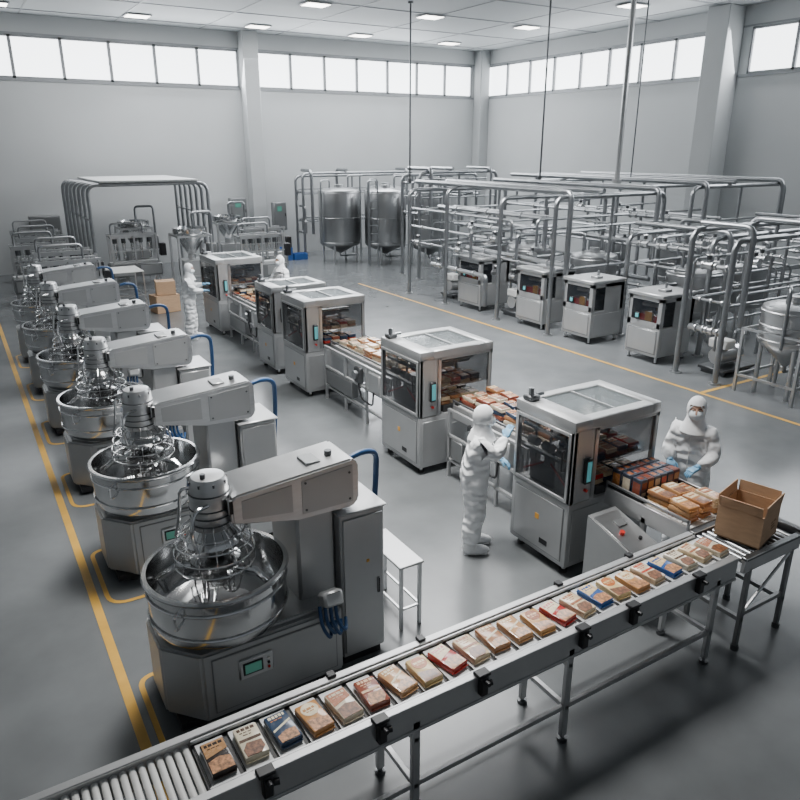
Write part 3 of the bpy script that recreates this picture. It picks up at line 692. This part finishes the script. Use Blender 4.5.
person((6.75,16.7,0),radians(200),'person in white coverall standing behind a packaging machine',
       ((.1,.26,1.14),(.3,.18,1.05),(0,0,-1),.5),((.1,-.26,1.14),(.3,-.16,1.0),(0,0,-1),.5),step=.04)

# ------------------------------------------------------------ kiosks
def kiosk(loc,D,label):
    r=root('inspection_cabinet',label,'machine cabinet',loc,group='row of inspection cabinets')
    W,Hh=1.0,1.45
    b=MB(); b.bx(0,W,0,D,.14,.76,PANEL,.015); b.bx(-.01,0,.05,D-.05,.2,.7,PANELD,.003); b.bx(-.015,-.005,.07,D-.07,.22,.68,PANEL,.003)
    b.bx(.1,W-.1,-.01,0,.2,.68,PANEL,.003); b.obj('lower_cabinet',r)
    f=MB().cyl((0,0,0),(0,0,.15),.025,STEEL,8).cyl((0,0,0),(0,0,.02),.045,RUB,10).obj('foot',r,loc=(.08,.08,0))
    for p in [(W-.08,.08,0),(.08,D-.08,0),(W-.08,D-.08,0)]: dupp(f,p)
    b=MB(); p=.1
    for px in (0,W-p):
        for py in (0,D-p): b.bx(px,px+p,py,py+p,.74,Hh-.08,PANEL,.008)
    b.bx(0,W,D-.03,D,.74,Hh-.08,PANEL); b.bx(.0,.04,0,D,.74,.86,PANEL); b.bx(0,.04,0,D,Hh-.16,Hh-.08,PANEL); b.bx(.4,W,0,.03,.74,Hh-.08,PANEL); b.bx(0,W,0,.03,Hh-.16,Hh-.08,PANEL); b.bx(W-.03,W,0,D,.74,Hh-.08,PANEL); b.obj('upper_frame',r)
    b=MB(); b.bx(-.04,W+.03,-.03,D+.03,Hh-.08,Hh,PANEL,.015); b.bx(.3,.5,.2,.4,Hh,Hh+.06,PANELD,.01); b.cyl((.7,D*.6,Hh),(.7,D*.6,Hh+.12),.03,PIPE,10); b.obj('roof',r)
    MB().bx(.005,.015,p,D-p,.86,Hh-.16,GLASS).obj('window',r,label='dark inspection window'); MB().bx(p,.4,.005,.015,.78,Hh-.16,GLASS).obj('window',r,label='dark inspection window')
    b=MB(); b.bx(.2,.9,.12,D-.12,.74,1.0,STEEL,.03); b.cyl((.4,D/2,1.0),(.4,D/2,1.25),.06,POL,12); b.cyl((.3,.15,1.15),(.3,D-.15,1.15),.05,WHITE,12); b.bx(.14,.2,.15,D-.2,.76,.98,RED,.01); b.bx(.1,.14,.3,.5,.76,1.05,AMB,.01); b.obj('mechanism',r)
    h=MB().bx(-.05,-.01,D*.6,D*.6+.12,.9,1.02,BLACK,.01).obj('control_screen',r); MB().bx(-.054,-.05,D*.6+.02,D*.6+.1,.92,1.0,CYAN).obj('display',h)
    return r
for (y,D) in ((15.4,1.02),(12.9,.98),(11.3,.9),(9.4,.86)): kiosk((11.95,y,0),D,'grey steel inspection cabinet with dark glass window')

# ------------------------------------------------------------ pipe racks
def valve_mesh():
    b=MB(); b.cyl((0,-.09,0),(0,.09,0),.06,STEEL,12); b.cyl((0,-.11,0),(0,-.09,0),.085,STEEL,12); b.cyl((0,.09,0),(0,.11,0),.085,STEEL,12)
    b.cyl((0,0,.05),(0,0,.2),.018,STEEL,8); b.cyl((0,0,.11),(0,0,.18),.045,DKST,10); b.ring((0,0,.2),.06,.009,STEEL,12); return b
def pipe_rack(x0,x1,y0,y1,h,stations,seed,label,dens=.5,leg=.055,ntop=3,levels=(.3,.45,.62,.78),grid=.55,ncross=5,nv=8):
    rd=random.Random(seed)
    r=root('pipe_rack',label,'pipe rack',(0,0,0))
    for si,yy in enumerate(stations):
        hh=h-(.0 if si%2==0 else .12)
        b=MB(); b.tube(fillet([(x0,yy,0),(x0,yy,hh),(x1,yy,hh),(x1,yy,0)],.25,6),leg,PIPE,12)
        b.cyl((x0,yy,0),(x0,yy,.03),.11,STEEL,14); b.cyl((x1,yy,0),(x1,yy,.03),.11,STEEL,14)
        for z in levels[1::2]: b.tube([(x0,yy,h*z-.05),(x1,yy,h*z-.05)],leg*.55,PIPE,8)
        if (x1-x0)>3: xm=(x0+x1)/2; b.cyl((xm,yy,0),(xm,yy,hh),leg*.7,PIPE,10)
        b.obj('portal_frame',r)
    xs=[x0+.35+(x1-x0-.7)*t for t in ([.0,.35,1.0,.7,.15][:ntop])]
    for i,x in enumerate(xs):
        z=h+leg+.05; e0=y0-.05; e1=y1+.05
        if i%2: pts=[(x,e0,z),(x,e1,z),(x,e1,rd.uniform(.8,2))]
        else: pts=[(x,e0,rd.uniform(.8,2)),(x,e0,z),(x,e1,z)]
        MB().tube(fillet(pts,.18,5),rd.choice([.045,.055,.065]),PIPE,10).obj('process_pipe',r)
    for z in levels:
        x=x0+.04
        while x<x1:
            if rd.random()<dens or x<x0+.05:
                zz=z*h; a=y0; c=y1
                if rd.random()<.3: a=y0+(y1-y0)*rd.choice([.25,.4])
                if rd.random()<.3: c=y1-(y1-y0)*rd.choice([.2,.35])
                pts=[(x,a,zz),(x,c,zz)]
                if rd.random()<.35: pts=[(x,a,max(.25,zz-rd.choice([.5,.8])))]+pts
                if rd.random()<.25: pts=pts+[(x,c,min(h-.1,zz+rd.choice([.4,.6])))]
                rr=rd.choice([.025,.035,.045,.06])
                b=MB(); b.tube(fillet(pts,.14,4),rr,PIPE,8)
                for q in (.2,.5,.8): yq=a+(c-a)*q; b.cyl((x,yq-.015,zz),(x,yq+.015,zz),rr+.022,STEEL,10)
                b.obj('process_pipe',r)
            x+=grid
    for i in range(ncross):
        y=y0+(y1-y0)*(i+.5)/ncross; z=rd.choice(levels)*h+.1; a=x0+rd.choice([0,.5]); c=x1-rd.choice([0,.6])
        MB().tube(fillet([(a,y,max(.3,z-rd.uniform(.4,.9))),(a,y,z),(c,y,z)],.12,4),rd.choice([.025,.035,.045]),PIPE,8).obj('cross_pipe',r)
    v=None
    for i in range(nv):
        p=(x0+.04+grid*rd.randint(0,3),rd.uniform(y0+.3,y1-.3),rd.choice(levels[:3])*h)
        if v is None: v=valve_mesh().obj('valve',r,loc=p)
        else: dupp(v,p)
    return r
pipe_rack(11.75,15.4,12.4,18.8,3.2,(12.45,14.4,16.75,18.7),3,'tall stainless steel pipe rack with rounded portal frames',.38,ncross=5,nv=12,levels=(.33,.5,.64,.8))
pipe_rack(16.4,20.4,12.3,20,3.3,(12.4,14.9,17.4,19.9),5,'tall stainless pipe rack standing by the wall',.25,ncross=3,levels=(.5,.75))
pipe_rack(11.88,17.2,7.9,8.9,2.8,(8.85,7.95),8,'low stainless steel pipe rack with layered pipes',.22,ncross=3,nv=4,levels=(.35,.55,.78))
pipe_rack(13.3,18.6,9.3,11.7,2.5,(9.4,11.6),9,'low stainless pipe rack near the side wall',.3,levels=(.5,.7,.88),ncross=3,nv=7)
pipe_rack(13.7,19,4.8,7.5,2.3,(7.4,5.2),21,'low stainless pipe rack beside a kettle',.3,levels=(.6,.85),ncross=3,nv=5)
pipe_rack(13.4,16.6,20.6,21.9,3.5,(20.7,21.8),12,'narrow pipe frame beside large storage tanks',.25,ncross=3,nv=3,levels=(.62,.78,.9))
pipe_rack(12.2,17.4,27.4,28.2,3.3,(27.45,28.15),14,'pipe frame running behind the storage tanks',.25,ncross=2,nv=2)
def vessel(loc,R,z0,z1,label,grp,mat=POL,cone=.42):
    r=root('storage_tank',label,'tank',loc,group=grp)
    MB().lathe([(.05,z0-R*cone),(R*.5,z0-R*cone*.5),(R*.97,z0),(R,z0+.04),(R,z1-.06),(R*.97,z1-.02),(R*.7,z1+R*.06),(R*.4,z1+R*.09),(.06,z1+R*.1)],mat,48).obj('tank_shell',r)
    for zz in (z0+.1,(z0+z1)/2,z1-.1): MB().ring((0,0,zz),R+.005,.015,mat,40).obj('band',r)
    for j in range(4):
        a=pi/4+j*pi/2; MB().cyl((cos(a)*R*.85,sin(a)*R*.85,0),(cos(a)*R*.85,sin(a)*R*.85,z0+.15),.04,STEEL,10).obj('leg',r)
    MB().cyl((0,0,z1+R*.06),(0,0,z1+R*.1+.1),R*.22,STEEL,20).obj('manhole',r); MB().tube(fillet([(R*.5,0,z1),(R*.5,0,z1+.5),(R*1.3,0,z1+.5)],.1),.04,PIPE,10).obj('inlet_pipe',r)
    MB().tube(fillet([(-R*.5,0,z1),(-R*.5,0,z1+.35),(-R*1.08,-.2,z1+.35),(-R*1.08,-.2,z0)],.1),.03,PIPE,10).obj('side_pipe',r)
    zo=max(.1,z0-R*cone-.12)
    MB().tube(fillet([(0,0,z0-R*cone+.03),(0,0,zo),(R*1.0,0,zo)],.06),.035,PIPE,8).obj('outlet_pipe',r)
    return r
v1=vessel((14.35,24.6,0),.8,.7,2.75,'tall steel storage tank with tapered bottom on legs','large storage tanks',TANK,cone=.45)
dup(v1,(12.95,25.75,0)); dup(v1,(15.6,23.4,0)); dup(v1,(15.3,26.2,0)); dup(v1,(16.9,24.8,0))
# ladder leaning platform beside tanks
r=root('tank_ladder','narrow steel access ladder beside the storage tanks','ladder',(13.55,24.1,0))
for xx in (-.18,.18): MB().cyl((xx,0,0),(xx,0,3.1),.025,PIPE,8).obj('stringer',r)
g=MB().cyl((-.18,0,.3),(.18,0,.3),.015,PIPE,6).obj('rung',r)
for k in range(1,10): dupp(g,(0,0,k*.3))
v2=vessel((13.9,17.6,0),.6,.65,1.65,'small steel process tank under pipe rack','small process tanks',TANK)
for (x,y) in [(13.9,15.7),(14.2,13.5),(14.3,10.5),(16.1,10.5),(17.8,16.4),(17.8,13.7),(14.9,6.3)]: dup(v2,(x,y,0),rz=random.uniform(0,3))
v3=vessel((12.42,6.98,0),.52,.95,1.65,'bright steel kettle with tapered bottom on framed legs','process kettles',STEEL,cone=.8)
b=MB()
for sx in (-.55,.55):
    for sy in (-.55,.55): b.bx(sx-.025,sx+.025,sy-.025,sy+.025,0,1.2,STEEL); 
    b.bx(sx-.02,sx+.02,-.55,.55,1.16,1.2,STEEL); b.bx(sx-.02,sx+.02,-.55,.55,.3,.34,STEEL)
for sy in (-.55,.55): b.bx(-.55,.55,sy-.02,sy+.02,1.16,1.2,STEEL); b.bx(-.55,.55,sy-.02,sy+.02,.3,.34,STEEL)
b.obj('support_frame',v3)
def skid(loc,label='grey steel pump skid with round pump housings'):
    r=root('pump_skid',label,'pump',loc,group='pump skids')
    MB().bx(0,1.0,0,.6,.08,.14,DKST,.01).bx(.05,.12,.05,.55,0,.08,DKST).bx(.88,.95,.05,.55,0,.08,DKST).obj('skid_base',r)
    MB().cyl((.1,.3,.36),(.55,.3,.36),.16,PANEL,18).cyl((.55,.3,.36),(.72,.3,.36),.2,POL,18).obj('pump',r)
    MB().tube(fillet([(.64,.3,.5),(.64,.3,.8),(.9,.3,.8),(.9,.3,1.1)],.08),.04,PIPE,8).obj('outlet_pipe',r)
    MB().bx(.1,.4,.1,.5,.52,.7,WHITE,.02).obj('terminal_box',r)
    return r
sk=skid((12.3,17.2,0))
for (x,y) in [(12.3,14.3),(12.35,8.1),(15.2,19.2)]: dup(sk,(x,y,0))
def riser(x,y,z0,rr,label,name='ceiling_cable',mat=DKST):
    r=root(name,label,'cable' if rr<.04 else 'pipe',(x,y,0))
    MB().cyl((0,0,z0),(0,0,ZC),rr,mat,10).obj('line',r)
    MB().cyl((0,0,ZC-.05),(0,0,ZC-.001),rr*3,mat,12).obj('ceiling_plate',r); MB().cyl((0,0,z0-.02),(0,0,z0+.12),rr*1.8,mat,12).obj('clamp',r)
riser(16.3,14.9,3.3,.075,'thick grey riser pipe from rack to ceiling','riser_pipe',PANEL)
riser(16.2,18.0,3.3,.03,'thin dark cable hanging from the ceiling')
riser(12.95,20.6,3.2,.028,'thin dark cable hanging from the ceiling')
riser(17.2,15.2,3.3,.02,'thin dark cable hanging from the ceiling')

# ------------------------------------------------------------ rear process area
def gantry():
    r=root('pipe_gantry','row of rounded stainless pipe portals with pale roof','pipe rack',(0,0,0))
    for i in range(7):
        y=23.9+i*.65
        MB().tube(fillet([(3.6-.03*i,y,0),(3.6-.03*i,y,3.2),(7.25,y,3.2),(7.25,y,1.2 if i%2 else 0)],.3,6),.055,PIPE,12).obj('portal_pipe',r)
    for x in (3.55,7.25): 
        for z in (1.2,2.2): MB().tube([(x,23.8,z),(x,27.9,z)],.035,PIPE,8).obj('side_rail',r)
    MB().bx(3.95,6.95,23.8,27.9,3.26,3.32,BELT,.01).obj('roof_sheet',r,label='pale flat roof sheet')
gantry()
def hopper(loc,label):
    r=root('hopper_machine',label,'hopper',loc,group='hopper machines')
    MB().lathe([(.08,1.1),(.5,1.75),(.52,1.95),(.5,1.95),(.46,1.75),(.06,1.15)],POL,28).obj('hopper_cone',r)
    b=MB()
    for sx in (-.5,.5):
        for sy in (-.5,.5): b.bx(sx-.03,sx+.03,sy-.03,sy+.03,0,1.75,STEEL)
        b.bx(sx-.02,sx+.02,-.5,.5,1.7,1.76,STEEL)
    b.bx(-.5,.5,-.53,-.47,1.7,1.76,STEEL); b.bx(-.5,.5,.47,.53,1.7,1.76,STEEL); b.bx(-.5,.5,-.53,-.47,.5,.55,STEEL); b.obj('stand',r)
    MB().bx(-.35,.35,-.35,.35,.45,1.0,PANEL,.02).cyl((0,0,1.0),(0,0,1.15),.12,STEEL,16).obj('feeder_body',r)
    MB().tube(fillet([(.1,0,1.9),(.1,0,2.4),(.7,0,2.4),(.7,0,1.2)],.12),.04,PIPE,8).obj('feed_pipe',r)
    MB().bx(.5,.75,-.2,.15,1.0,1.45,PANELD,.02).obj('control_box',r)
    return r
hp=hopper((6.2,22.6,0),'steel conical hopper on square stand')
dup(hp,(8.5,26.0,0)); dup(hp,(5.2,25.8,0))
def filler(loc,rz,label,grp='filling machines'):
    r=root('filling_machine',label,'machine',loc,rz,group=grp)
    b=MB(); b.bx(0,1.6,0,.7,.3,.7,PANELD,.02); b.bx(.05,.7,-.01,0,.35,.66,PANEL,.005); b.bx(.9,1.55,-.01,0,.35,.66,PANEL,.005); b.obj('cabinet',r)
    l=MB().bx(-.03,.03,-.03,.03,0,.3,STEEL).obj('leg',r,loc=(.08,.08,0))
    for p in [(1.52,.08,0),(.08,.62,0),(1.52,.62,0)]: dupp(l,p)
    b=MB()
    for x in (.1,.8,1.5): b.bx(x-.025,x+.025,.05,.1,.7,1.6,STEEL); b.bx(x-.025,x+.025,.59,.64,.7,1.6,STEEL); b.bx(x-.03,x+.03,.05,.64,1.55,1.6,STEEL)
    b.bx(.05,1.55,.05,.1,1.6,1.65,STEEL); b.bx(.05,1.55,.59,.64,1.6,1.65,STEEL); b.bx(.05,1.55,.05,.08,1.1,1.14,STEEL); b.obj('frame',r)
    b=MB()
    for i in range(5): b.cyl((.25+i*.27,.35,.85),(.25+i*.27,.35,1.35),.04,POL,10); b.cyl((.25+i*.27,.35,1.35),(.25+i*.27,.35,1.52),.07,DKST,12)
    b.bx(.1,1.5,.28,.42,1.5,1.58,STEEL); b.obj('nozzle_bar',r)
    MB().bx(.02,1.58,.2,.5,.7,.76,BELT).obj('belt',r)
    MB().bx(1.6,1.8,.1,.35,.9,1.3,BLACK,.02).obj('control_box',r)
    MB().tube(fillet([(.2,.6,1.6),(.2,.6,1.95),(1.2,.6,1.95),(1.2,.6,1.6)],.12),.03,PIPE,8).obj('feed_pipe',r)
    return r
fm=filler((1.5,19.4,0),0,'grey multi-nozzle filling machine on steel legs')
for p in [(1.6,21.2),(1.2,23.0),(1.5,24.9),(4.1,24.4),(7.6,22.2),(1.5,26.9),(8.4,24.0)]: dup(fm,(p[0],p[1],0))
table((3.6,21.6,0),.9,1.2,.9,'steel table with pale top near pipe portals')
def wall_cab(loc,w,d,z0,z1,label,disp=True):
    r=root('electrical_enclosure',label,'electrical cabinet',loc)
    MB().bx(0,w,0,d,z0,z1,PANELD,.015).obj('enclosure_body',r)
    MB().bx(.03,w-.03,-.02,0,z0+.03,z1-.03,PANELD,.008).bx(w-.09,w-.06,-.035,-.02,(z0+z1)/2,(z0+z1)/2+.12,BLACK).obj('door',r)
    if disp: MB().bx(w*.25,w*.6,-.028,-.02,z1-.35,z1-.15,GREEN).obj('display',r)
    if z0>.2: MB().bx(w/2-.04,w/2+.04,d*.4,d*.6,0,z0,STEEL).bx(w/2-.2,w/2+.2,0,d,0,.03,STEEL).obj('stand',r)
wall_cab((9.45,28.2,0),.65,.35,1.3,2.4,'grey electrical enclosure on a stand')
wall_cab((11.1,27.9,0),.55,.3,1.1,2.2,'grey control enclosure with green display on a stand')
wall_cab((2.3,28.5,0),1.0,.4,0,2.0,'tall grey electrical cabinet against the wall',False)
for (x,y,z) in [(11.0,27.0,0),(11.6,26.9,0),(11.0,27.0,.26)]:
    r=root('plastic_crate','blue plastic crate near the wall','crate',(x-.1,y,z),group='blue crates')
    MB().bx(0,.55,0,.4,0,.03,CRB).bx(0,.55,0,.03,.03,.25,CRB,.004).bx(0,.55,.37,.4,.03,.25,CRB,.004).bx(0,.03,.03,.37,.03,.25,CRB).bx(.52,.55,.03,.37,.03,.25,CRB).obj('crate_body',r)

# ------------------------------------------------------------ lights
def area(loc,rot,sx,sy,e,col=(1,1,1),spread=180):
    l=bpy.data.lights.new('area','AREA'); l.shape='RECTANGLE'; l.size=sx; l.size_y=sy; l.energy=e; l.color=col; l.spread=radians(spread)
    o=bpy.data.objects.new('area_light',l); SC.objects.link(o); o.location=loc; o.rotation_euler=rot
    return o
area((11,25,ZC-.3),(0,0,0),16,3,1000,(.97,.98,1))
area((8.5,12.5,ZC-.3),(0,0,0),5,5,1450,(.98,.99,1),130)
area((3.6,6.6,ZC-.3),(0,0,0),2.2,2.2,360,(1,.99,.97),85)
area((XW-.4,14,7.1),(0,radians(68),0),1.3,22,950,(.92,.96,1))
area((12.5,YW-.4,7.1),(radians(-68),0,0),13,1.3,950,(.92,.96,1))
w=bpy.data.worlds.new('world'); bpy.context.scene.world=w; w.use_nodes=True
w.node_tree.nodes['Background'].inputs[0].default_value=(.62,.68,.74,1); w.node_tree.nodes['Background'].inputs[1].default_value=.28

cam=bpy.data.cameras.new('camera'); c=bpy.data.objects.new('camera',cam); SC.objects.link(c)
cam.sensor_width=36; cam.lens=36*715/800; c.location=(0,0,4.25); c.rotation_euler=(radians(90-19.4),0,radians(-31.4))
bpy.context.scene.camera=c
